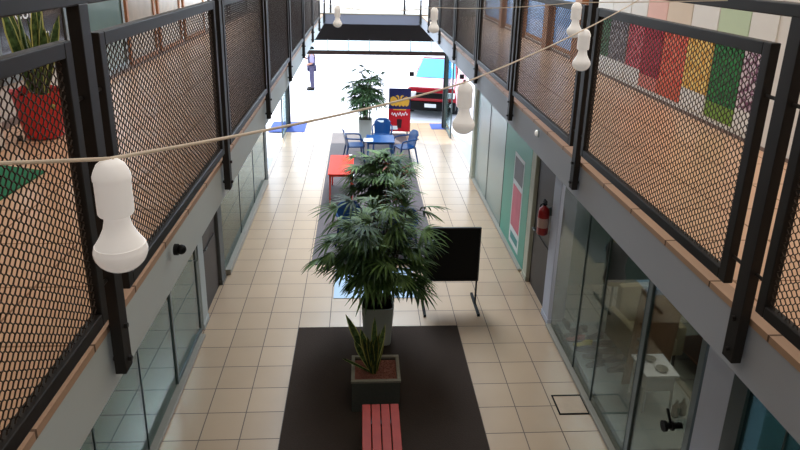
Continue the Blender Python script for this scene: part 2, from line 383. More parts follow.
# ------------------------------------------------------------------ railings
PY = [2.25+2.14*k for k in range(-1, 7)]+[YB-.07]
def expanded(bm, L, Hh, px=.045, pz=.030, w=.0029, t=.0022):
    """expanded-metal sheet in the YZ plane, real zigzag strands"""
    n = int(Hh/(pz/2)); m = int(L/px*2)
    px = L/m*2; hz = Hh/n
    for j in range(n):
        pts = []
        for i in range(m+1):
            up = (i+j) % 2
            z = hz*(j+up); y = i*px/2; f = px*.11
            for yy in ((y-f, y+f) if 0 < i < m else (y,)): pts.append((yy, z))
        ring = None
        for (y, z) in pts:
            r = [bm.verts.new((sx*t, y, z+sz*w/2)) for sx, sz in ((-1, -1), (1, -1), (1, 1), (-1, 1))]
            if ring:
                for k in range(4): bm.faces.new((ring[k], ring[(k+1) % 4], r[(k+1) % 4], r[k]))
            ring = r
PL = 2.14-.228
Hh = 1.035; fw = .052
bm = nb(); expanded(bm, PL-2*fw+.01, Hh-2*fw+.01); MESH0 = link('wire_mesh', bm, M_iron2); ME_mesh = MESH0.data; bpy.data.objects.remove(MESH0)
bm = nb(); box(bm, -.02, .02, 0, fw, 0, Hh, .004); box(bm, -.02, .02, PL-fw, PL, 0, Hh, .004); box(bm, -.02, .02, fw, PL-fw, 0, fw, .004); box(bm, -.02, .02, fw, PL-fw, Hh-fw, Hh, .004)
o = link('railing_panel', bm, M_iron); ME_frame = o.data; bpy.data.objects.remove(o)
bm = nb(); tube(bm, [(0, -.05, 0), (0, .05, 0)], .008); o = link('pin', bm, M_iron, None, True); ME_pin = o.data; bpy.data.objects.remove(o)
bm = nb(); box(bm, -.022, .022, -.037, .037, 0, 1.435, .003); o = link('railing_post', bm, M_iron); ME_post = o.data; bpy.data.objects.remove(o)
bm = nb(); tube(bm, [(-.036, 0, 0), (.036, 0, 0)], .011, 6); o = link('bolt', bm, M_iron); ME_bolt = o.data; bpy.data.objects.remove(o)
def inst(name, me, parent, loc):
    o = bpy.data.objects.new(name, me); COL.objects.link(o); o.parent = parent; o.location = loc; return o
for side, X, vs_ in (('left', XL, .010), ('right', XR, -.006)):
    R0 = thing('walkway_railing', 'dark iron railing with expanded metal panels along the %s upper walkway' % side, 'railing', (X, 0, ZT))
    for k, y in enumerate(PY):
        q = inst('railing_post', ME_post, R0, (vs_, y, 3.555-ZT))
        for z in (.05, .2): inst('bolt', ME_bolt, q, (0, 0, z))
    for k in range(len(PY)-2):
        q = inst('railing_panel', ME_frame, R0, (0, PY[k]+.130, 3.845-ZT))
        inst('wire_mesh', ME_mesh, q, (0, fw-.005, fw-.005))
        for y in (-.05, PL+.028):
            for z in (.13, .83): inst('pin', ME_pin, q, (0, y, z))
    bm = nb(); box(bm, -.03, .03, -1.4, YB, 4.985-ZT, 5.035-ZT, .006); link('handrail', bm, M_iron, R0)
# bridge railing
M_iron3 = M_iron
q = thing('bridge_railing', 'mesh railing with dark frame across the far bridge', 'railing', (0, YB+.05, ZT+.03))
bm = nb(); box(bm, XL+.1, XR-.1, -.02, .02, 1.15, 1.2); link('top_rail', bm, M_iron, q)
bm = nb(); box(bm, XL+.1, XR-.1, -.015, .015, .10, .13); link('bottom_rail', bm, M_cable, q)
for x in (-.79, 1.17):
    bm = nb(); box(bm, x-.025, x+.025, -.04, .02, -.25, 1.2); link('post', bm, M_iron, q)
bm = nb()
z = .13
for k in range(24):
    x = -.78+k*.0813; tube(bm, [(x, 0, .12), (x+.0, 0, 1.16)], .004, 4)
link('wire_bars', bm, M_iron2, q)

# ------------------------------------------------------------------ string lights
def make_bulb(label):
    """hung from z=0 down: cap, holder, bulb neck, globe; real size 7 cm globe"""
    t = thing('light_bulb', label, 'light bulb', (0, 0, 0), 0, 'bulbs of the string lights')
    bm = nb(); lathe(bm, [(0, .003), (.010, .002), (.018, -.004), (.0225, -.013), (.0245, -.019), (.0245, -.023), (.0235, -.026), (.0235, -.068), (.022, -.071), (0, -.072)], 24); link('lamp_holder', bm, M_bulbw, t, True)
    bm = nb(); lathe(bm, [(0, -.070), (.0165, -.072), (.0170, -.080), (.0195, -.090), (.0245, -.100), (.0305, -.109), (.0330, -.114)], 24); link('bulb_base', bm, M_bulbw, t, True)
    bm = nb(); lathe(bm, [(.0335, -.113), (.0352, -.119)]+[(.0358*math.cos(a), -.121-.0300*math.sin(a)) for a in [x*PI/16 for x in range(0, 8)]]+[(0, -.151)], 24); link('glass_globe', bm, M_bulbg, t, True)
    return t
B = [((-.33, .82, 4.89), 'large white LED bulb hanging nearest, in front of the left iron post'),
     ((.32, 1.9, 4.80), 'white bulb hanging mid-air in front of the far right corridor column'),
     ((.87, 2.46, 4.91), 'white bulb hanging in front of the right post, lower one of the two'),
     ((1.01, 3.0, 4.98), 'white bulb hanging from the upper cable beside the right post'),
     ((.47, 4.13, 4.87), 'small white bulb hanging in front of the far right fascia'),
     ((-.18, 5.1, 4.80), 'small white bulb at the left end of the bridge fascia')]
b0 = None
for p, lab in B:
    if b0 is None: b0 = make_bulb(lab); b0.location = p; b0.scale = (1, 1, 1.06)
    else: dup(b0, p, label=lab)
def sag(a, b, s, n=10):
    a, b = Vector(a), Vector(b); return [a.lerp(b, i/n)-Vector((0, 0, s*4*(i/n)*(1-i/n))) for i in range(n+1)]
bm = nb()
tube(bm, sag((-.925, .45, 5.0), (-.33, .82, 4.893), .008)[:], .0027, 8)
tube(bm, sag((-.33, .82, 4.893), (.32, 1.9, 4.803), .012)[:], .0027, 8)
tube(bm, sag((.32, 1.9, 4.803), (.87, 2.46, 4.913), .006)[:], .0027, 8)
tube(bm, sag((.87, 2.46, 4.913), (1.56, 3.55, 4.985), .004)[:], .0027, 8)
for dx in (-.004, .004): tube(bm, [(-.33+dx, .82, 4.893), (-.33+dx*2, .82, 4.884)], .002, 6)
tag(link('light_cable', bm, M_cable, None, True), 'thick cream cable strung from the near left railing to the right railing', 'cable')
bm = nb()
tube(bm, sag((1.56, 2.7, 5.02), (1.01, 3.0, 4.983), .002), .0022, 6)
tube(bm, sag((1.01, 3.0, 4.983), (.47, 4.13, 4.873), .015), .0022, 6)
tube(bm, sag((.47, 4.13, 4.873), (-.18, 5.1, 4.803), .03), .0022, 6)
tube(bm, sag((-.18, 5.1, 4.803), (-.92, 6.2, 4.99), .02), .0022, 6)
tag(link('light_cable', bm, M_cable, None, True), 'thin cable at the top, crossing in front of the far bridge', 'cable')

# ------------------------------------------------------------------ mats, hatch
bm = nb(); box(bm, -.89, 1.445, 3.2, 8.18, 0, .012, .003); tag(link('floor_mat', bm, M_mat), 'large dark brown floor mat under the bench and square planter', 'mat')
bm = nb(); box(bm, -.86, 1.41, 10.2, 19.2, 0, .012, .003); tag(link('floor_mat', bm, M_mat2), 'long grey brown floor mat under the far tables and palms', 'mat')
bm = nb(); box(bm, -.42, .92, 9.02, 10.05, 0, .010, .003); tag(link('floor_mat', bm, M_palepatch), 'pale blue glossy patch on tiles beneath the big palm', 'mat')  # thin pale blue slab lying on the tiles
bm = nb(); box(bm, -2.85, -1.74, 19.3, 20.6, 0, .012); tag(link('door_mat', bm, M_bluemat), 'blue door mat at the left side of the entrance', 'mat')
bm = nb(); box(bm, 2.30, 2.72, 19.75, 20.45, 0, .012); tag(link('door_mat', bm, M_bluemat), 'small blue door mat at the right entrance post', 'mat')
bm = nb()
for v in ((2.40, 2.78, 6.20, 6.225), (2.40, 2.78, 6.54, 6.565), (2.40, 2.42, 6.225, 6.54), (2.76, 2.78, 6.225, 6.54)): box(bm, v[0], v[1], v[2], v[3], 0, .006)
t = thing('floor_hatch', 'square tiled floor hatch with black frame beside the right shop window', 'hatch', (0, 0, 0))
link('hatch_frame', bm, M_black, t)
bm = nb(); box(bm, 2.42, 2.76, 6.225, 6.54, 0, .003); link('hatch_cover', bm, mat('beige_hatch_tile', (190, 164, 138), .3), t)
bm = nb(); prism(bm, [(-2.75, 4.35), (-2.08, 4.12), (-2.10, 3.55), (-2.75, 3.3)], 'z', ZT, ZT+.012); 
tag(link('floor_mat', bm, M_green), 'dark green mat on the left upper walkway floor', 'mat')

# ------------------------------------------------------------------ plants
def ribbon(bm, uvl, base, d, width, length, droop, seg=5, twist=0, taper=1.0, fold=.0, wfun=None):
    d = Vector(d).normalized(); side = d.cross(Vector((0, 0, 1)))
    if side.length < .05: side = Vector((math.cos(twist), math.sin(twist), 0))
    side.normalize()
    if twist: side = Matrix.Rotation(twist, 3, d) @ side
    p = Vector(base); prev = None; st = length/seg
    for i in range(seg+1):
        t = i/seg
        w = width*(wfun(t) if wfun else (math.sin(PI*min(1, .15+.85*t))**.6 if t < .999 else .02))
        nrm = side.cross(d).normalized()
        a = bm.verts.new(p-side*w/2+nrm*fold*w); c = bm.verts.new(p); b = bm.verts.new(p+side*w/2+nrm*fold*w)
        if prev:
            for (q0, q1, r0, r1, u0, u1) in ((prev[0], prev[1], a, c, 0, .5), (prev[1], prev[2], c, b, .5, 1)):
                f = bm.faces.new((q0, q1, r1, r0))
                for lp, uv in zip(f.loops, ((u0, t-1/seg), (u1, t-1/seg), (u1, t), (u0, t))): lp[uvl].uv = uv
        prev = (a, c, b)
        p = p+d*st
        d = (d+Vector((0, 0, -droop/seg))).normalized()
        side = (side-d*side.dot(d)).normalized()
def fan(bm, uvl, base, d, n, L, spread, w=.032, droop=.7):
    d = Vector(d).normalized(); u, v = frame_axes(d)
    if abs(u.z) > abs(v.z): u, v = v, u       # u: sideways
    roll = random.uniform(-.35, .35); u2 = (Matrix.Rotation(roll, 3, d) @ u).normalized()
    for k in range(n):
        a = (k-(n-1)/2)/(n-1)*spread
        dd = d*math.cos(a)+u2*math.sin(a)
        ll = L*(1-.25*(abs(a)/(spread/2))**2)*random.uniform(.88, 1.08)
        ribbon(bm, uvl, base, dd, w, ll, droop*random.uniform(.7, 1.3), 4, fold=.15,
               wfun=lambda t: .35+.65*math.sin(PI*min(1, .08+.92*t)**.8) if t < .99 else .12)
def palm(name, label, loc, mleaf, pot_kind, H, R, nleaf, ncane, potw, poth, base_z, seed, L=.36, fingers=8, mpot=None, w=.034, zmin=.0, group=None):
    random.seed(seed)
    t = thing(name, label, 'potted palm', loc, 0, group)
    bm = nb(); h = poth; r0 = potw*.42; r1 = potw/2
    lathe(bm, [(0, 0), (r0, 0), (r0, .01), (r1, h-.03), (r1, h), (r1-.02, h), (r1-.025, h-.06), (0, h-.06)], 32, sq=6); link('planter', bm, mpot or M_potwhite, t, True)
    bm = nb(); lathe(bm, [(0, h-.055), (r1-.026, h-.055)], 24, sq=6); link('soil', bm, M_gravel, t)
    bmc = nb(); bml = nb(); uvl = bml.loops.layers.uv.new('UVMap')
    for c in range(ncane):
        a = random.uniform(0, 2*PI); rr = random.uniform(.02, r1*.75)
        b = Vector((math.cos(a)*rr, math.sin(a)*rr, h-.06)); hh = random.uniform(.45, 1)*(H-h-.25); lean = random.uniform(.05, .28)*R
        top = b+Vector((math.cos(a)*lean, math.sin(a)*lean, hh))
        tube(bmc, [b, b.lerp(top, .5)+Vector((0, 0, .02)), top], [.012, .011, .008], 6)
        per = max(2, round(nleaf/ncane))
        for k in range(per):
            tt = 1-.75*(k/per)*random.uniform(.6, 1)
            p = b.lerp(top, tt); az = random.uniform(0, 2*PI); el = random.uniform(-.1, .75) if k else random.uniform(.6, 1.2)
            pet = (R-lean)*random.uniform(.22, .68)*(1.0 if k else .5)
            dv = Vector((math.cos(az)*math.cos(el), math.sin(az)*math.cos(el), math.sin(el)))
            q = p+dv*pet
            if q.z < h+zmin: q.z = h+zmin+random.uniform(0, .1)
            tube(bmc, [p, p.lerp(q, .5)+Vector((0, 0, .03)), q], [.004, .0035, .003], 4)
            d2 = (dv+Vector((0, 0, -.45))).normalized()
            fan(bml, uvl, q, d2, fingers, L*random.uniform(.8, 1.15), random.uniform(2.0, 2.9), w)
    link('cane', bmc, M_cane, t, True)
    o = link('foliage', bml, mleaf, t); o.data.materials.append(M_leafd)
    for i, pl in enumerate(o.data.polygons):
        if (i//(8*fingers)) % 3 == 0: pl.material_index = 1
    return t
palm('potted_palm', 'largest lady palm in a tall pale grey planter, just behind the square planter', (.25, 7.87, 0), M_leaf, 0, 2.36, .93, 150, 20, .45, .60, 0, 11, L=.40, fingers=9, w=.038, zmin=.14)
palm('potted_palm', 'middle lady palm with reddish tips standing on the long mat behind the largest', (.40, 12.05, 0), M_leaf, 0, 1.78, .85, 140, 18, .5, .42, 0, 23, L=.38, fingers=8, mpot=M_conc, w=.038)
palm('potted_palm', 'farthest palm in a pale pot at the end of the mat near the entrance', (.15, 18.6, 0), M_leaff, 0, 2.4, .72, 140, 18, .42, .62, 0, 35, L=.40, fingers=7, w=.045)
def snake(name, label, loc, n, Lmin, Lmax, mleaf, spread, seed, w=.055, bz=0, cat='plant', parent=None):
    random.seed(seed)
    bm = nb(); uvl = bm.loops.layers.uv.new('UVMap')
    for k in range(n):
        a = random.uniform(0, 2*PI); r = random.uniform(.0, .06); tl = random.uniform(.02, spread)
        ribbon(bm, uvl, (math.cos(a)*r, math.sin(a)*r, bz), (math.cos(a)*tl, math.sin(a)*tl, 1), w*random.uniform(.8, 1.15), random.uniform(Lmin, Lmax), random.uniform(-.1, .25), 7, twist=random.uniform(.4, 2.6), fold=.12,
               wfun=lambda t: max(.03, (.55+.55*math.sin(PI*t*.8))*(1-max(0, (t-.7)/.3)**2)))
    return link(name, bm, mleaf, parent)
# square planter with snake plant
t = thing('square_planter', 'square concrete planter box with pale rim at the end of the red bench', 'planter', (.195, 6.58, .012))
bm = nb(); hw, hd, h = .285, .255, .43
box(bm, -hw, hw, -hd, -hd+.03, 0, h-.03); box(bm, -hw, hw, hd-.03, hd, 0, h-.03); box(bm, -hw, -hw+.03, -hd+.03, hd-.03, 0, h-.03); box(bm, hw-.03, hw, -hd+.03, hd-.03, 0, h-.03); box(bm, -hw+.03, hw-.03, -hd+.03, hd-.03, 0, .04)
link('planter_body', bm, M_conc, t)
bm = nb(); e = .008; w = .042
box(bm, -hw-e, hw+e, -hd-e, -hd-e+w, h-.03, h, .004); box(bm, -hw-e, hw+e, hd+e-w, hd+e, h-.03, h, .004); box(bm, -hw-e, -hw-e+w, -hd-e+w, hd+e-w, h-.03, h, .004); box(bm, hw+e-w, hw+e, -hd-e+w, hd+e-w, h-.03, h, .004)
link('planter_rim', bm, M_rim, t)
bm = nb(); box(bm, -hw+.031, hw-.031, -hd+.031, hd-.031, .04, h-.05); random.seed(3)
for k in range(260):
    x, y = random.uniform(-hw+.05, hw-.05), random.uniform(-hd+.05, hd-.05); r = random.uniform(.008, .018)
    bmesh.ops.create_icosphere(bm, subdivisions=1, radius=r, matrix=Matrix.Translation((x, y, h-.048)) @ Matrix.Scale(.6, 4, (0, 0, 1)))
link('gravel', bm, M_gravel, t)
o = snake('snake_leaves', '', None, 16, .40, .68, M_snake2, .30, 5, w=.06, parent=t); o.location = (-.015, -.03, .37)
bm = nb(); uvl = bm.loops.layers.uv.new('UVMap')
for d, Ln, w in (((-.40, .05, 1), .86, .075), ((-.22, -.12, 1), .70, .065), ((-.35, -.1, .8), .55, .06), ((.02, 0, 1), .78, .055), ((.22, .1, 1), .66, .055), ((-1, .1, .55), .42, .035)):
    ribbon(bm, uvl, (-.02, 0, 0), d, w*1.25, Ln, .05, 7, twist=1.35, fold=.10, wfun=lambda t: max(.03, (.55+.55*math.sin(PI*t*.8))*(1-max(0, (t-.7)/.3)**2)))
o = link('yellow_edged_leaves', bm, M_snake, t); o.location = (-.015, -.03, .37)
t['label'] = 'square concrete planter with snake plant at the end of the red bench'
# red pot upstairs
t = thing('plant_pot', 'red tapered plastic plant pot with wavy rim on the left upper walkway', 'plant pot', (-2.48, 5.0, ZT))
bm = nb(); N_ = 40; prof = [(.10, 0), (.135, .015), (.148, .05), (.19, .36), (.20, .38)]
rings = []
for i, (r, z) in enumerate(prof+[(.185, .37), (.175, .32)]):
    rings.append([bm.verts.new((r*math.cos(2*PI*k/N_), r*math.sin(2*PI*k/N_), z+(.012*math.sin(8*2*PI*k/N_) if 3 <= i <= 5 else 0))) for k in range(N_)])
for a, b in zip(rings, rings[1:]):
    for k in range(N_): bm.faces.new((a[k], a[(k+1) % N_], b[(k+1) % N_], b[k]))
bm.faces.new(rings[0]); link('pot_body', bm, M_red, t, True)
bm = nb(); lathe(bm, [(0, .33), (.175, .33)], 24); link('soil', bm, M_gravel, t)
bm = nb(); bmesh.ops.create_uvsphere(bm, u_segments=10, v_segments=6, radius=.022, matrix=Matrix.Translation((.14, -.115, .27))); o = link('badge', bm, mat('olive_badge', (150, 130, 40), .5), t, True)
bm = nb(); tube(bm, [(-.12, -.11, .02), (-.15, -.13, .02)], .022, 10); link('caster', bm, M_black, t, True)
o = snake('snake_leaves', '', None, 17, .5, .9, M_snake, .42, 9, w=.075, parent=t); o.location = (0, 0, .31)
t['label'] = 'red tapered plant pot with tall snake plant on the left upper walkway'
t = thing('white_plinth', 'white block standing at the left back wall of the upper walkway', 'plinth', (-2.74, 4.35, ZT))
bm = nb(); box(bm, -.14, .14, -.3, .3, 0, .42, .01); link('plinth_body', bm, M_white, t)

# ------------------------------------------------------------------ bench
t = thing('slatted_bench', 'red wooden slatted bench on the dark mat in front of the square planter', 'bench', (.235, 5.05, .012))
for k in range(4):
    x = -.205+k*.104
    bm = nb(); box(bm, x, x+.092, -.85, .85, .41, .44, .004); link('slat', bm, M_slat, t)
for y in (-.6, .6):
    bm = nb(); box(bm, -.19, .19, y-.03, y+.03, .37, .41); link('cross_bar', bm, M_iron, t)
    for x in (-.16, .16): bm = nb(); box(bm, x-.022, x+.022, y-.022, y+.022, 0, .37); link('leg', bm, M_iron, t)

# ------------------------------------------------------------------ board on stand
t = thing('display_board', 'black rectangular board on two legs standing on tiles right of the palm', 'board', (1.41, 8.77, 0))
bm = nb(); box(bm, -.415, .415, -.012, .012, .45, 1.32, .003); link('board_panel', bm, M_black, t)
bm = nb(); 
for v in ((-.43, .43, .435, .455), (-.43, .43, 1.315, 1.335), (-.43, -.412, .455, 1.315), (.412, .43, .455, 1.315)): box(bm, v[0], v[1], -.018, .018, v[2], v[3])
link('board_frame', bm, mat('black_frame_metal', (26, 25, 25), .4), t)
for x in (-.42, .405):
    bm = nb(); box(bm, x-.012, x+.012, -.012, .012, .04, .45); link('leg', bm, M_black, t)
    bm = nb(); box(bm, x-.02, x+.02, -.34, .34, 0, .04, .004); link('foot', bm, M_black, t)

# ------------------------------------------------------------------ plastic furniture
def make_chair(label, m, group=None):
    t = thing('plastic_chair', label, 'chair', (0, 0, 0), 0, group)     # faces -Y, back at +Y
    bm = nb(); pts = [(-.22, -.24), (.22, -.24), (.24, -.1), (.21, .22), (-.21, .22), (-.24, -.1)]
    prism(bm, pts, 'z', .42, .445); link('seat', bm, m, t)
    bm = nb(); ring = []
    for i in range(9):
        u = -1+i/4; x = u*.22; yb = .22-.05*u*u*0
        row = []
        for j in range(6):
            v = j/5; z = .44+v*.42-(.10*u**4 if j == 5 else 0); y = .205+.10*v-.05*abs(u)**2
            row.append((bm.verts.new((x*(1+.08*v), y, z)), bm.verts.new((x*(1+.08*v), y+.018, z))))
        ring.append(row)
    for i in range(8):
        for j in range(5):
            for s in (0, 1): bm.faces.new((ring[i][j][s], ring[i+1][j][s], ring[i+1][j+1][s], ring[i][j+1][s]))
        bm.faces.new((ring[i][5][0], ring[i+1][5][0], ring[i+1][5][1], ring[i][5][1]))
    for i in (0, 8):
        for j in range(5): bm.faces.new((ring[i][j][0], ring[i][j+1][0], ring[i][j+1][1], ring[i][j][1]))
    link('backrest', bm, m, t, True)
    for s in (-1, 1):
        bm = nb(); pts = smoothcurve([(s*.235, .26, .68), (s*.27, .12, .67), (s*.28, -.08, .66), (s*.27, -.20, .62), (s*.25, -.23, .44)], 4)
        tube(bm, pts, .020, 8); link('armrest', bm, m, t, True)
        for y0, y1 in ((-.21, -.25), (.19, .27)):
            bm = nb(); tube(bm, [(s*.21, y0, .43), (s*.25, y1, 0)], [.026, .018], 8); link('leg', bm, m, t, True)
    return t
def make_table(label, m, w, d, h, loc, rz=0, group=None):
    t = thing('plastic_table', label, 'table', loc, rz, group)
    bm = nb(); box(bm, -w/2, w/2, -d/2, d/2, h-.02, h, .008); link('table_top', bm, m, t)
    bm = nb(); e = .03; box(bm, -w/2+e, w/2-e, -d/2+e, -d/2+e+.012, h-.07, h-.02); box(bm, -w/2+e, w/2-e, d/2-e-.012, d/2-e, h-.07, h-.02); box(bm, -w/2+e, -w/2+e+.012, -d/2+e, d/2-e, h-.07, h-.02); box(bm, w/2-e-.012, w/2-e, -d/2+e, d/2-e, h-.07, h-.02); link('apron', bm, m, t)
    for x in (-1, 1):
        for y in (-1, 1):
            bm = nb(); tube(bm, [(x*(w/2-.05), y*(d/2-.05), h-.03), (x*(w/2-.035), y*(d/2-.035), 0)], [.024, .016], 8); link('leg', bm, m, t, True)
    return t
F = .012
c0 = make_chair('blue plastic armchair on the mat, left of the blue table and facing it', M_blue, 'blue plastic chairs'); c0.location = (-.16, 16.35, F); c0.rotation_euler = (0, 0, PI/2+.15)
c1 = dup(c0, (.62, 17.35, F), -.05, 'blue plastic armchair with a white sheet on its back, behind the blue table')
bm = nb(); box(bm, -.13, .05, .20, .204, .60, .80); tag(link('paper_sheet', bm, M_paper, None, loc=(.62, 17.425, F)), 'white sheet fixed on the back of a blue chair', 'paper')
c2 = dup(c0, (.74, 10.5, F), -.35, 'blue plastic armchair seen through the leaves right of the largest palm stem')
c3 = dup(c0, (-.12, 10.8, F), .4, 'blue plastic armchair seen through the leaves left of the largest palm stem')
c4 = dup(c0, (1.20, 16.2, F), -1.2, 'blue plastic armchair at the right side of the blue table')
make_table('blue square plastic table between the blue chairs near the far palm', M_blue2, .72, .72, .74, (.52, 15.9, F))
bm = nb(); box(bm, -.12, .12, -.17, .17, 0, .004); tag(link('paper_sheet', bm, M_paper, None, loc=(.05+.16, 15.75, .74+F)), 'white sheet lying on the left corner of the blue table', 'paper')
make_table('long red plastic table on the left side of the far mat', M_redtop, .55, 1.42, .74, (-.42, 13.70, F))
bm = nb(); tube(bm, [(0, 0, 0), (0, 0, .10)], [.035, .04], 12); tag(link('cup', bm, M_paper, None, True, loc=(-.22, 14.1, .74+F)), 'white cup on the right edge of the long red table', 'cup')
bm = nb(); lathe(bm, [(0, 0), (.04, 0), (.05, .02), (.045, .05), (0, .06)], 12); tag(link('napkin', bm, M_paper, None, True, loc=(-.48, 12.78, F)), 'small white crumpled napkin on the mat below the red table', 'napkin')
for i, (x, y) in enumerate(((-.56, 15.3), (-.28, 15.05))):
    bm = nb(); box(bm, x-.13, x+.13, y-.07, y+.07, F, F+.01); tag(link('paper_sheet', bm, M_paper), 'white sheet on the far mat %s' % ('at its left edge' if i == 0 else 'just behind the red table'), 'paper')
# reddish leaves inside the middle palm
random.seed(41); bm = nb(); uvl = bm.loops.layers.uv.new('UVMap')
for k in range(34):
    a = random.uniform(0, 2*PI); tl = random.uniform(.3, 1.2); z = random.uniform(.7, 1.45)
    ribbon(bm, uvl, (random.uniform(.0, .5), random.uniform(-.6, .1), z), (math.cos(a)*tl, math.sin(a)*tl, .5), .045, random.uniform(.2, .35), .9, 5, fold=.1)
link('reddish_leaves', bm, leaf_mat('reddish_leaf', (92, 36, 22), (128, 70, 40)), [o for o in bpy.data.objects if o.name == 'potted_palm.001'][0])

# ------------------------------------------------------------------ poster stand
t = thing('poster_stand', 'free-standing beer advert board, navy top and red base, near the entrance', 'poster stand', (1.22, 19.25, 0), -.08)
bm = nb(); box(bm, -.34, .34, -.02, .02, .06, 1.42, .005); link('board', bm, M_black, t)
bm = nb(); box(bm, -.33, .33, -.026, -.021, .78, 1.41); link('navy_print', bm, mat('navy_print', (26, 34, 84), .4), t)
bm = nb(); box(bm, -.33, .33, -.026, -.021, .07, .78); link('red_print', bm, mat('red_print', (190, 22, 36), .4), t)
# gold crest: two mirrored wings and heads with a shield
bm = nb()
wing = [(.03, .98), (.10, 1.12), (.20, 1.18), (.28, 1.14), (.30, 1.02), (.27, .90), (.20, .86), (.17, .91), (.12, .86), (.06, .89)]
for s in (-1, 1):
    prism(bm, [(s*a, b) for a, b in wing], 'y', -.032, -.027)
    prism(bm, [(s*a, b) for a, b in [(.01, 1.06), (.02, 1.18), (.07, 1.22), (.13, 1.19), (.08, 1.17), (.05, 1.10)]], 'y', -.034, -.027)
prism(bm, [(-.05, 1.05), (.05, 1.05), (.05, .92), (0, .84), (-.05, .92)], 'y', -.036, -.027)
o = link('crest', bm, mat('gold_print', (222, 168, 62), .35), t); o['label'] = 'gold winged crest'
bm = nb()      # pale script stroke
pts = [(-.25+.5*i/40, -.03, .60+.05*math.sin(i*.95)+.02*math.sin(i*.4)+.03*(i/40)) for i in range(41)]
tube(bm, pts, .011, 5); link('script', bm, M_paper, t)
bm = nb(); box(bm, -.2, .2, -.03, -.027, .745, .775); link('gold_band', bm, MATS['gold_print'], t)
bm = nb(); lathe(bm, [(0, .18), (.06, .18), (.08, .42), (.07, .46), (0, .46)], 12); 
for v in bm.verts: v.co.y = -.03+v.co.y*.06
link('glass_print', bm, mat('dark_print', (50, 18, 24), .4), t)
bm = nb(); box(bm, -.28, -.05, -.03, -.027, .12, .24); link('label_print', bm, M_paper, t)
for x in (-.25, .25): bm = nb(); box(bm, x-.02, x+.02, -.16, .16, 0, .06); link('foot', bm, M_steel, t)

# ------------------------------------------------------------------ extinguisher, sensors
t = thing('fire_extinguisher', 'red fire extinguisher hanging on the right column beside the dark door', 'fire extinguisher', (WR-.115, 8.60, 1.30))
bm = nb(); lathe(bm, [(0, 0), (.07, 0), (.082, .02), (.082, .36), (.07, .41), (.03, .44), (.022, .46), (0, .46)], 24); link('cylinder', bm, M_redp, t, True)
bm = nb(); lathe(bm, [(0, .46), (.025, .46), (.025, .50), (0, .50)], 12); box(bm, -.012, .012, -.09, .05, .50, .515); box(bm, -.012, .012, -.08, .03, .535, .548); link('valve', bm, M_black, t)
bm = nb(); tube(bm, smoothcurve([(0, .03, .48), (-.03, .09, .42), (-.03, .105, .25), (-.03, .10, .12)], 5), .011); link('hose', bm, M_black, t, True)
bm = nb(); lathe(bm, [(.083, .12), (.083, .27)], 24); link('label_band', bm, mat('pale_label', (190, 160, 150), .6), t, True)
bm = nb(); box(bm, .07, .115, -.03, .03, .30, .42); link('bracket', bm, M_steel, t)
t = thing('motion_sensor', 'small white round sensor on the right fascia above the teal window', 'sensor', (XR, 5.45, 3.70))
bm = nb(); lathe(bm, [(0, -.03), (.02, -.026), (.03, -.01), (.03, .01), (0, .012)], 16); bmesh.ops.rotate(bm, verts=bm.verts, cent=(0, 0, 0), matrix=Matrix.Rotation(-PI/2, 3, 'Y')); 
for v in bm.verts: v.co.x = -abs(v.co.x)
link('sensor_dome', bm, M_bulbw, t, True); bm = nb(); box(bm, -.006, 0, -.04, .04, -.03, .03); link('mount', bm, M_steel, t)
t = thing('wall_camera', 'small black round camera on the left fascia below the railing', 'camera', (XL+.0, 3.06, 3.70))
bm = nb(); tube(bm, [(0, 0, 0), (.02, 0, 0)], .03, 16); link('mount', bm, M_black, t, True)
bm = nb(); bmesh.ops.create_uvsphere(bm, u_segments=14, v_segments=8, radius=.026, matrix=Matrix.Translation((.035, 0, -.0))); link('lens_ball', bm, M_black, t, True)

# ------------------------------------------------------------------ mural strips upstairs
strips = [(8.66, 8.14, 'green', (70, 118, 84), (28, 66, 40), None, None),
          (8.13, 7.58, 'grey', (150, 146, 150), (84, 78, 86), None, None),
          (7.56, 7.13, 'dark red', (168, 24, 52), (206, 110, 120), None, None),
          (7.12, 6.65, 'crimson', (176, 28, 60), (140, 14, 40), (214, 128, 116), (226, 184, 172)),
          (6.64, 6.13, 'orange red', (200, 62, 44), (226, 120, 90), (208, 96, 70), (216, 200, 180)),
          (6.12, 5.65, 'gold', (214, 160, 64), (236, 204, 120), None, None),
          (5.64, 5.17, 'green', (22, 122, 52), (14, 84, 34), (112, 148, 52), (190, 208, 176)),
          (5.16, 4.80, 'purple and white', (206, 192, 200), (110, 60, 92), None, None)]
for i, (ya, yb, cn, bg, fg, low, up) in enumerate(strips):
    lab = {0: 'green scribbled picture strip, farthest of the row on the right upper wall', 6: 'bright green picture strip with olive foot on the right upper wall'}.get(i, '%s picture strip on the right upper wall' % cn)
    t = thing('picture_strip', lab, 'wall picture', (UR-.001, (ya+yb)/2, ZT), 0, 'coloured picture strips on the upper wall')
    hw = (ya-yb)/2-.004; z0 = (.22 if low else .25)
    bm = nb(); box(bm, -.008, 0, -hw, hw, z0, .80); link('printed_field', bm, scribble_mat('strip_print_%s_%d' % (cn.replace(' ', '_'), i), bg, fg, 16), t)
    bm = nb(); box(bm, -.008, 0, -hw, hw, .075, z0); link('lower_field', bm, mat('strip_low_%d' % i, low or (226, 224, 220), .8, var=.04), t)
    bm = nb(); box(bm, -.008, 0, -hw, hw, .80, 1.9); link('upper_field', bm, mat('strip_up_%d' % i, up or (226, 225, 220), .8, var=.03), t)

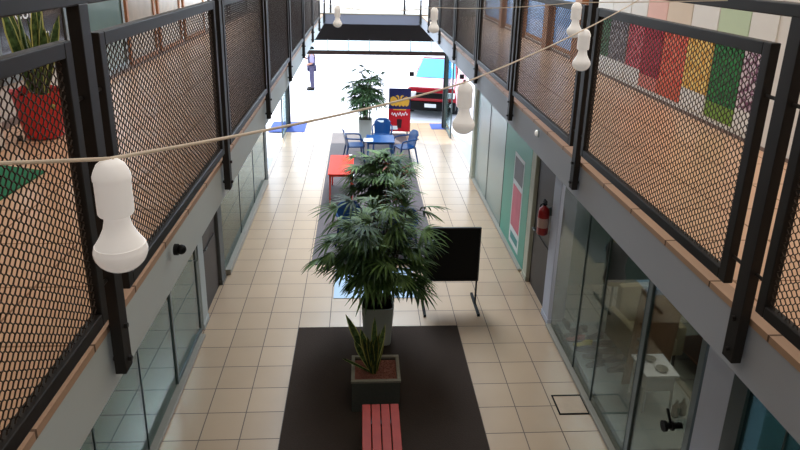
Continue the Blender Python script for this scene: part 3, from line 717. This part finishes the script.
# upper right shopfronts beyond the mural
wi = 40
def upwin(x, y0, y1, z0, z1, m, mf, s):
    global wi
    bm = nb(); t = .03*s
    xa, xb = sorted((x, x+t)); f = .06
    box(bm, xa, xb, y0, y0+f, z0, z1); box(bm, xa, xb, y1-f, y1, z0, z1); box(bm, xa, xb, y0+f, y1-f, z1-f, z1); box(bm, xa, xb, y0+f, y1-f, z0, z0+f)
    o = struct('window_%d' % wi, bm, mf); wi += 1
    bm = nb(); box(bm, *sorted((x+t*.2, x+t*.5)), y0+f, y1-f, z0+f, z1-f); link('window_pane', bm, m, o)
    return o
M_paneb = mat('painted_blue_reflection_pane', (120, 150, 190), .08, var=.2, scale=1.5, emit=.25)  # pale blue reflection put into pane colour and slight emission
M_panet = mat('teal_grey_pane', (104, 124, 120), .1, var=.2, scale=2)
M_pane_dark = mat('dark_pane', (52, 46, 46), .1, var=.2, scale=2)
for a, b in ((9.5, 10.6), (11.0, 12.4), (12.8, 14.2), (14.6, 16.6)): upwin(UR, a, b, ZT+.07, 6.3, M_paneb, M_wood, -1)
for y in (9.2, 10.8, 12.6, 14.4):
    bm = nb(); box(bm, UR-.10, UR, y-.14, y+.14, ZT, 7.4, .01); struct('wall_pilaster_right', bm, M_wood)
upwin(UL, 5.25, 6.55, ZT+.35, 6.3, M_pane_dark, M_steel, 1)
upwin(UL, 6.75, 8.1, ZT+.05, 6.3, M_panet, M_steel, 1)
for a, b in ((8.2, 9.3), (9.45, 10.6), (10.8, 12.2)): upwin(UL, a, b, ZT+.05, 6.3, mat('beige_grey_curtain_pane', (150, 138, 124), .15, var=.35, scale=4), M_wood, 1)
for a, b in ((12.6, 14.4), (14.6, 16.8)): upwin(UL, a, b, ZT+.05, 6.3, M_pane_dark, M_iron, 1)
# shop lettering on the upper left window
sg = thing('shop_sign', 'white lettering on the dark upper left shop window behind the snake plant', 'sign', (UL+.045, 5.88, 4.66))
for txt, y, z, sz in (('CUER', -.12, .0, .17), ('OT', .12, -.25, .15)):
    me = text_mesh(txt, sz, .002); me.materials.clear(); me.materials.append(M_paper)
    o = bpy.data.objects.new('lettering', me); COL.objects.link(o); o.parent = sg; o.location = (0, y, z); o.rotation_euler = (PI/2, 0, PI/2)

# ------------------------------------------------------------------ right lower shop contents
bm = nb(); box(bm, WR+.08, 4.05, 5.5, 8.1, 0, .10, .01); tag(link('display_platform', bm, mat('pale_grey_platform', (150, 160, 158), .5)), 'low pale grey display platform behind the right shop window', 'platform')
def make_shoe(label, m):
    t = thing('shoe', label, 'shoe', (0, 0, 0), 0, 'shoes lined up behind the right shop window')
    bm = nb(); rings = []
    for i in range(9):
        u = i/8; y = -.13+.26*u; w = .036*(1-.35*(2*u-1)**4)*(1 if u < .6 else 1.12)*(.55 if u in (0, 1) else 1); h = (.085 if u < .35 else .085-.055*min(1, (u-.35)/.3))
        rings.append([bm.verts.new((w*math.cos(2*PI*k/10), y, .012+h/2+h/2*math.sin(2*PI*k/10))) for k in range(10)])
    for a, b in zip(rings, rings[1:]):
        for k in range(10): bm.faces.new((a[k], a[(k+1) % 10], b[(k+1) % 10], b[k]))
    bm.faces.new(rings[0]); bm.faces.new(rings[-1]); link('upper', bm, m, t, True)
    bm = nb(); prism(bm, [(-.03, -.13), (.03, -.13), (.036, .06), (.025, .13), (-.025, .13), (-.036, .06)], 'z', 0, .014); link('sole', bm, M_black, t)
    return t
random.seed(12); sh0 = make_shoe('black shoe in the display, at the far end of the shoe row', M_shoe); sh0.location = (3.04, 8.01, .10)
sp = [(3.16, 7.84), (3.05, 7.72), (3.34, 7.66), (3.36, 7.48), (3.10, 7.34), (3.38, 7.30), (3.14, 7.20), (3.12, 7.02), (3.40, 7.12), (3.36, 6.90)]
descr = ['second in from the far end of the shoe row', 'third in from the far end of the shoe row', 'beside the yellow shoe, near the glass', 'beside the yellow shoe, farther inside', 'in the middle of the shoe row nearest the glass', 'in the middle of the shoe row, centre', 'in the middle of the shoe row, farthest from the glass', 'nearest the glass at the near end of the row', 'next to last at the near end of the shoe row', 'last at the near end of the shoe row']
for (x, y), dd in zip(sp, descr): dup(sh0, (x, y, .10), random.uniform(-.3, .3)+PI/2, 'black shoe in the display, '+dd)
q = make_shoe('red shoe in the shoe row behind the right shop window', M_redp); q.location = (3.04, 7.60, .10); q.rotation_euler = (0, 0, 1.5)
q = make_shoe('yellow shoe in the shoe row behind the right shop window', M_yellow); q.location = (3.10, 7.47, .10); q.rotation_euler = (0, 0, 1.6)
# mannequin torso
t = thing('mannequin', 'headless cream mannequin torso in grey shirt behind the right shop window', 'mannequin', (3.62, 7.92, .10))
bm = nb(); lathe(bm, [(0, 0), (.16, 0), (.16, .015), (.02, .03), (.016, .75), (0, .75)], 20); link('stand', bm, M_steel, t, True)
bm = nb(); lathe(bm, [(0, .70), (.13, .72), (.165, .80), (.12, 1.0), (.15, 1.18), (.17, 1.30), (.11, 1.38), (.045, 1.41), (.04, 1.48), (0, 1.48)], 24)
for v in bm.verts: v.co.y *= .62
link('torso', bm, M_cream, t, True)
bm = nb(); lathe(bm, [(.170, .80), (.128, 1.0), (.158, 1.18), (.178, 1.30), (.118, 1.385)], 24)
for v in bm.verts: v.co.y *= .64
link('shirt', bm, mat('grey_shirt', (110, 110, 116), .9), t, True)
t = thing('armchair', 'cream upholstered armchair behind the right shop window, beside the mannequin', 'armchair', (3.84, 7.22, .10), .1)
bm = nb(); box(bm, -.3, .3, -.3, .25, .16, .42, .04); link('seat', bm, M_cream, t, True)
bm = nb(); box(bm, -.3, .3, .22, .36, .16, .95, .05); link('backrest', bm, M_cream, t, True)
for s in (-1, 1): bm = nb(); box(bm, s*.34-.06, s*.34+.06, -.3, .36, .16, .6, .04); link('armrest', bm, M_cream, t, True)
for x in (-.3, .3):
    for y in (-.25, .3): bm = nb(); tube(bm, [(x, y, 0), (x, y, .17)], .02); link('leg', bm, M_darkdoor, t)
t = thing('kraft_panel', 'brown kraft board leaning inside the right shop behind the shoes', 'board', (3.62, 6.66, .10), .1)
bm = nb(); prism(bm, [(-.30, 0), (.30, 0), (.38, 1.35), (-.22, 1.35)], 'y', -.012, .012); link('panel', bm, M_cardboard, t)
bm = nb(); prism(bm, [(-.26, .04), (.26, .04), (.33, 1.3), (-.19, 1.3)], 'y', -.018, -.012); link('paper_face', bm, mat('brown_paper', (142, 104, 74), .8), t)
t = thing('side_table', 'white side table with two round dishes behind the right glass door', 'side table', (3.52, 6.28, .10))
bm = nb(); box(bm, -.20, .20, -.22, .22, .50, .53, .006); link('table_top', bm, M_paper, t)
bm = nb(); box(bm, -.17, .17, -.19, .19, .30, .50); link('drawer_box', bm, M_paper, t)
for x in (-.16, .16):
    for y in (-.18, .18): bm = nb(); tube(bm, [(x, y, .3), (x*1.05, y*1.05, 0)], [.02, .012]); link('leg', bm, M_paper, t)
for k, (x, y) in enumerate(((-.02, .1), (.04, -.1))):
    bm = nb(); lathe(bm, [(0, 0), (.05, 0), (.075, .02), (.07, .02), (0, .006)], 20); tag(link('dish', bm, mat('grey_dish', (120, 124, 120), .3), None, True, loc=(3.52+x, 6.28+y, .63)), 'round grey dish on the white side table, %s' % ('farther one' if k == 0 else 'nearer one'), 'dish', 'dishes on the side table')
t = thing('garland', 'hanging pale shell garland inside the right glass door', 'garland', (3.25, 6.15, 1.0)); random.seed(4)
bm = nb(); tube(bm, [(0, 0, -.45), (0, 0, 2.4)], .003, 5); link('cord', bm, M_cable, t)
bm = nb()
for k in range(34): bmesh.ops.create_icosphere(bm, subdivisions=1, radius=random.uniform(.02, .035), matrix=Matrix.Translation((random.uniform(-.03, .03), random.uniform(-.03, .03), -.45+k*.05)))
o = link('shells', bm, mat('pale_shells', (170, 164, 156), .6), t, True)
# wooden table with black bag
t = thing('display_table', 'brown wooden display table inside the right shop under the black bag', 'table', (4.85, 7.0, 0), .1)
bm = nb(); box(bm, -.5, .5, -.6, .6, .70, .74, .005); link('table_top', bm, M_wood, t)
for x in (-.45, .45):
    for y in (-.55, .55): bm = nb(); box(bm, x-.03, x+.03, y-.03, y+.03, 0, .70); link('leg', bm, M_wood, t)
bm = nb(); box(bm, -.44, .44, -.54, .54, .18, .21); link('shelf', bm, M_wood, t)
t = thing('handbag', 'black leather handbag on the brown display table', 'handbag', (4.75, 6.85, .745), .4)
bm = nb(); box(bm, -.22, .22, -.10, .10, 0, .30, .05); link('bag_body', bm, M_black, t, True)
bm = nb(); tube(bm, smoothcurve([(-.12, 0, .28), (-.11, 0, .42), (0, 0, .48), (.11, 0, .42), (.12, 0, .28)], 5), .012); link('strap', bm, M_black, t, True)
bm = nb(); lathe(bm, [(0, 0), (.12, .0), (.15, .05), (.10, .10), (0, .11)], 14); tag(link('folded_cloth', bm, M_yellow, None, True, loc=(4.23, 6.08, .0)), 'yellow folded cloth on the floor beyond the white side table', 'cloth')
for k, (x, y) in enumerate(((3.72, 6.02), (3.82, 6.05))):
    bm = nb(); lathe(bm, [(0, 0), (.04, 0), (.045, .02), (.045, .13), (.016, .18), (.016, .22), (0, .22)], 16); tag(link('bottle', bm, mat('grey_glass_bottle', (90, 100, 100), .15), None, True, loc=(x, y, .10)), 'grey bottle right of the white side table, %s' % ('nearer' if k == 0 else 'farther'), 'bottle', 'bottles by the side table')

# teal shop window with poster (right, far)
t = thing('window_poster', 'teal window graphic with a pink and white picture on the far right shop window', 'poster', (WR-.008, 10.72, .06))
bm = nb(); box(bm, -.004, 0, -.88, .98, 0, 2.9); link('teal_film', bm, M_teal, t)
bm = nb(); box(bm, -.008, -.004, -.50, .20, .10, 1.85); link('white_border', bm, mat('pale_print', (206, 214, 214), .5), t)
bm = nb(); box(bm, -.011, -.008, -.45, .15, .45, 1.25); link('pink_picture', bm, mat('pink_print', (196, 92, 112), .5, var=.3, scale=3), t)
bm = nb(); box(bm, -.011, -.008, -.45, .15, 1.35, 1.78); link('grey_picture', bm, mat('grey_print', (96, 98, 104), .5, var=.3, scale=3), t)
bm = nb(); box(bm, -.011, -.008, -.42, .1, .2, .34); link('teal_label', bm, mat('teal_print', (40, 130, 130), .5), t)

# ------------------------------------------------------------------ street: person, car
def skinned(name, verts, edges, radii, m, parent, sub=2, root=0):
    me = bpy.data.meshes.new(name); me.from_pydata(verts, edges, []); o = bpy.data.objects.new(name, me); COL.objects.link(o)
    md = o.modifiers.new('s', 'SKIN'); md.use_smooth_shade = True
    for i, r in enumerate(radii):
        sv = me.skin_vertices[0].data[i]; sv.radius = r if isinstance(r, tuple) else (r, r); sv.use_root = (i == root)
    sb = o.modifiers.new('d', 'SUBSURF'); sb.levels = sub; sb.render_levels = sub
    bpy.context.view_layer.update()
    me2 = bpy.data.meshes.new_from_object(o.evaluated_get(bpy.context.evaluated_depsgraph_get()))
    bpy.data.objects.remove(o)
    me2.materials.clear(); me2.materials.append(m)
    for p in me2.polygons: p.use_smooth = True; p.material_index = 0
    o = bpy.data.objects.new(name, me2); COL.objects.link(o); o.parent = parent
    return o
M_skin = mat('skin', (170, 120, 96), .6, var=.05)
P = thing('person', 'person in dark vest and grey trousers, cap and raised forearm, standing on sunlit street', 'person', (-2.0, 26.3, -.03), -1.45); P.scale = (1.15, 1.15, 1.03)
# faces local -Y before rotation
V = [(0, 0, .92), (0, .01, 1.10), (0, 0, 1.32), (0, .0, 1.43), (0, -.01, 1.50), (0, -.02, 1.60),
     (.10, 0, .88), (.11, -.03, .48), (.12, .02, .08), (.125, -.13, .04),
     (-.10, 0, .88), (-.11, .02, .48), (-.12, .05, .08), (-.125, -.10, .04),
     (.19, 0, 1.38), (.25, .0, 1.10), (.20, -.22, 1.02), (.17, -.28, 1.03),
     (-.19, 0, 1.38), (-.25, -.14, 1.18), (-.20, -.34, 1.36), (-.19, -.38, 1.42)]
E_ = [(0, 1), (1, 2), (2, 3), (3, 4), (4, 5), (0, 6), (6, 7), (7, 8), (8, 9), (0, 10), (10, 11), (11, 12), (12, 13), (2, 14), (14, 15), (15, 16), (16, 17), (2, 18), (18, 19), (19, 20), (20, 21)]
Rr = [(.15, .11), (.14, .10), (.16, .11), .055, .06, (.075, .09), .09, .062, .042, (.04, .03), .09, .062, .042, (.04, .03), .06, .045, .034, .036, .06, .045, .034, .036]
skinned('body', V, E_, Rr, M_skin, P)
def part_skin(name, idx, m, grow):
    ii = {v: k for k, v in enumerate(idx)}
    ed = [(ii[a], ii[b]) for a, b in E_ if a in ii and b in ii]
    return skinned(name, [V[i] for i in idx], ed, [tuple((x+grow) for x in (Rr[i] if isinstance(Rr[i], tuple) else (Rr[i],)*2)) for i in idx], m, P)
part_skin('trousers', [0, 6, 7, 8, 10, 11, 12], mat('grey_trousers', (74, 70, 96), .9), .014)
part_skin('shirt', [1, 2, 14, 15, 18, 19, 0], mat('lilac_shirt', (150, 142, 176), .9), .012)
bm = nb(); lathe(bm, [(.165, .98), (.168, 1.1), (.178, 1.3), (.15, 1.41)], 20)
for v in bm.verts: v.co.y *= .78
link('vest', bm, mat('dark_vest', (34, 32, 62), .9), P, True)
for k in (9, 13):
    bm = nb(); x, y, z = V[k]; box(bm, x-.05, x+.05, y-.07, y+.2, 0, .10, .03); link('shoe', bm, M_black, P, True)
bm = nb(); lathe(bm, [(.098, 1.62), (.10, 1.66), (.08, 1.72), (0, 1.745)], 16); box(bm, -.07, .07, -.19, -.08, 1.625, 1.64); link('cap', bm, M_black, P, True)
bm = nb()
for s in (-1, 1): bmesh.ops.create_uvsphere(bm, u_segments=8, v_segments=6, radius=.012, matrix=Matrix.Translation((s*.03, -.105, 1.605)))
link('eyes', bm, M_black, P, True)
bm = nb(); tube(bm, [(0, -.10, 1.60), (0, -.125, 1.575)], [.008, .014], 6); link('nose', bm, M_skin, P, True)
bm = nb(); box(bm, -.022, .022, -.108, -.098, 1.545, 1.551); link('mouth', bm, mat('lips', (120, 60, 60), .6), P)
for hx, hy, hz, dy in ((.17, -.30, 1.03, -1), (-.19, -.40, 1.44, -1)):
    for k in range(4):
        bm = nb(); x = hx-.027+k*.018; tube(bm, [(x, hy, hz), (x, hy-.04, hz+.005), (x, hy-.065+.004*abs(k-1.5), hz-.012)], [.009, .008, .006], 6); link('finger', bm, M_skin, P, True)
    bm = nb(); tube(bm, [(hx+.03, hy+.01, hz), (hx+.045, hy-.03, hz+.015)], [.010, .008], 6); link('thumb', bm, M_skin, P, True)
bm = nb(); box(bm, -.23, -.15, -.474, -.464, 1.38, 1.53, .004); tag(link('phone', bm, M_paper, None), 'pale phone held up in the hand of the person on the street', 'phone')
ph = [o for o in bpy.data.objects if o.name.startswith('phone')][0]
ph.location = P.location; ph.scale = P.scale; ph.rotation_euler = P.rotation_euler

# car facing the viewer, front at local -Y
CAR = thing('car', 'red car with blue sky reflection on its windscreen parked on the street facing the entrance', 'car', (2.95, 23.6, -.03), -.24); CAR.scale = (1.0, 1.1, 1.14)
M_car = mat('red_car_paint', (168, 24, 40), .25, var=.03)
M_hood = mat('sun_glare_bonnet_paint', (216, 170, 186), .2, var=.03)  # sun glare on the red bonnet put into this pale pink colour
prof = [(-1.95, .35), (-2.0, .62), (-1.9, .86), (-1.0, 1.02), (-.75, 1.05), (.0, 1.52), (1.35, 1.55), (1.95, 1.08), (2.1, .95), (2.1, .35)]
bm = nb(); rows = []
for s in (-1, -.93, 0, .93, 1):
    row = []
    for (y, z) in prof:
        inn = .74 if z > 1.2 else (.86 if z > 1.0 else (.93 if z > .8 else 1))
        xx = s*.88*(inn if abs(s) > .5 else 1)
        zz = z+(0 if abs(s) > .95 else (.02 if z > .8 else 0))
        row.append(bm.verts.new((xx, y, zz)))
    rows.append(row)
for a, b in zip(rows, rows[1:]):
    for k in range(len(prof)-1): bm.faces.new((a[k], a[k+1], b[k+1], b[k]))
    bm.faces.new((a[0], b[0], b[-1], a[-1]))
bm.faces.new(rows[0]); bm.faces.new(rows[-1])
link('body', bm, M_car, CAR)
bm = nb(); vs = [(-.72, -.98, 1.045), (.72, -.98, 1.045), (.60, -.06, 1.51), (-.60, -.06, 1.51)]
bm.faces.new([bm.verts.new((x, y-.012, z+.022)) for x, y, z in vs]); link('windscreen', bm, mat('sky_reflection_windscreen', (60, 160, 226), .2, var=.05, emit=.4), CAR)  # sky reflection put into the glass as blue colour and emission
bm = nb(); bm.faces.new([bm.verts.new(v) for v in ((-.76, -1.86, .90), (.76, -1.86, .90), (.74, -1.02, 1.052), (-.74, -1.02, 1.052))]); link('bonnet', bm, M_hood, CAR)
bm = nb(); bm.faces.new([bm.verts.new(v) for v in ((-.62, .02, 1.56), (.62, .02, 1.56), (.62, 1.3, 1.59), (-.62, 1.3, 1.59))]); link('roof', bm, mat('sunlit_roof_paint', (226, 214, 220), .3), CAR)  # near-white colour stands for sun glare on the red roof
for s in (-1, 1):
    bm = nb(); bm.faces.new([bm.verts.new((s*x, y, z)) for x, y, z in ((.80, -.62, 1.08), (.80, 1.6, 1.1), (.668, 1.2, 1.46), (.668, .05, 1.46))]); link('side_window', bm, M_pane_dark, CAR)
    bm = nb(); box(bm, *sorted((s*.52, s*.82)), -2.03, -1.93, .62, .78, .02); link('headlight', bm, M_paper, CAR)
    bm = nb(); box(bm, *sorted((s*.84, s*1.0)), -.72, -.60, 1.02, 1.16, .02); link('side_mirror', bm, M_black, CAR)
    for y in (-1.25, 1.3):
        bm = nb(); tube(bm, [(s*.70, y, .33), (s*.90, y, .33)], .33, 24); w = link('wheel', bm, M_black, CAR, True)
        bm = nb(); tube(bm, [(s*.89, y, .33), (s*.91, y, .33)], .2, 16); link('hub_cap', bm, M_steel, w)
bm = nb(); box(bm, -.5, .5, -2.03, -1.96, .60, .76); link('grille', bm, M_black, CAR)
bm = nb(); box(bm, -.88, .88, -2.05, -1.8, .22, .50, .04); link('bumper', bm, M_black, CAR)
bm = nb(); box(bm, -.85, .85, -1.95, 2.0, .2, .36); link('underbody', bm, M_black, CAR)
bm = nb(); box(bm, -.2, .2, -2.07, -2.05, .33, .44); link('number_plate', bm, M_paper, CAR)
# pavement line
bm = nb(); prism(bm, [(-1.36, 21.6), (-1.30, 21.6), (-1.16, 24.8), (-1.24, 24.8)], 'z', -.03, -.024)
tag(link('road_line', bm, M_paper), 'thin white painted line on the street left of the far palm', 'road marking')

# ------------------------------------------------------------------ light
W = bpy.data.worlds.new('world'); S.world = W; W.use_nodes = True
N = W.node_tree.nodes; L = W.node_tree.links; bg = N['Background']
sk = N.new('ShaderNodeTexSky'); sk.sky_type = 'HOSEK_WILKIE'; sk.sun_direction = (.35, .45, .8); sk.turbidity = 3.5
mx = N.new('ShaderNodeMix'); mx.data_type = 'RGBA'; mx.inputs[0].default_value = .55; mx.inputs[7].default_value = (.80, .90, 1.0, 1)
L.new(sk.outputs[0], mx.inputs[6]); L.new(mx.outputs[2], bg.inputs[0]); bg.inputs[1].default_value = 6.0
def lamp(name, kind, loc, rot, energy, color, **k):
    d = bpy.data.lights.new(name, kind); d.energy = energy; d.color = color
    for a, b in k.items(): setattr(d, a, b)
    o = bpy.data.objects.new(name, d); COL.objects.link(o); o.location = loc; o.rotation_euler = rot; return o
sun = lamp('sun', 'SUN', (0, 40, 30), (0, 0, 0), 5.0, (1, .96, .92), angle=.02)
sun.rotation_euler = Vector((.25, -.9, -1)).to_track_quat('-Z', 'Y').to_euler()
lamp('overhead_fill_far', 'AREA', (.32, 14.2, 7.2), (0, 0, 0), 1150, (.74, .87, 1), shape='RECTANGLE', size=2.4, size_y=5.5)  # added overhead fill brightening the far hall; the roof has no opening
lamp('overhead_fill_near', 'AREA', (.32, 3.5, 7.2), (0, 0, 0), 76, (1, .95, .88), shape='RECTANGLE', size=3.0, size_y=9)  # added weak fill over the near hall, source unseen
lamp('walkway_fill_left', 'AREA', (-2.0, 5, 7.2), (0, 0, 0), 45, (1, .93, .84), shape='RECTANGLE', size=.8, size_y=8)  # added fill for the left walkway, no fitting modelled
lamp('walkway_fill_right', 'AREA', (2.5, 5, 7.2), (0, 0, 0), 60, (1, .93, .84), shape='RECTANGLE', size=.8, size_y=8)  # added fill for the right walkway, no fitting modelled
lamp('shop_fill_left', 'AREA', (-4, 5, 3.3), (0, 0, 0), 60, (.9, 1, .96), shape='RECTANGLE', size=1.5, size_y=7)  # added fill so the left shop interior shows through its glass
lamp('shop_fill_right', 'AREA', (4.6, 6.5, 3.3), (0, 0, 0), 60, (1, .95, .9), shape='RECTANGLE', size=1.5, size_y=3)  # unseen fill added to lift the right shop contents
lamp('shop_fill_right_near', 'AREA', (4.6, 2, 3.3), (0, 0, 0), 110, (.92, 1, 1), shape='RECTANGLE', size=1.5, size_y=2)  # added fill brightening the space behind the teal glass
lamp('shop_fill_right_far', 'AREA', (4.6, 12, 3.3), (0, 0, 0), 320, (.9, .96, 1), shape='RECTANGLE', size=1.5, size_y=3)  # strong fill added to whiten the far right shop

# ------------------------------------------------------------------ camera
H, pitch, yaw, roll, fpx, cyp = 5.1497, .314178, .066055, .023116, 634.48, 167.0
f = Vector((math.sin(yaw)*math.cos(pitch), math.cos(yaw)*math.cos(pitch), -math.sin(pitch)))
r = Vector((math.cos(yaw), -math.sin(yaw), 0)); u = r.cross(f)
c, s = math.cos(roll), math.sin(roll)
R_ = c*r+s*u; U_ = -s*r+c*u
cam = bpy.data.cameras.new('camera'); co = bpy.data.objects.new('camera', cam); COL.objects.link(co)
co.matrix_world = Matrix(((R_.x, U_.x, -f.x, 0), (R_.y, U_.y, -f.y, 0), (R_.z, U_.z, -f.z, H), (0, 0, 0, 1)))
cam.sensor_width = 36; cam.lens = fpx*36/800; cam.shift_y = -(225-cyp)/800; cam.clip_start = .05; cam.clip_end = 300
S.camera = co
S.view_settings.view_transform = 'Standard'; S.view_settings.look = 'None'; S.view_settings.exposure = 0
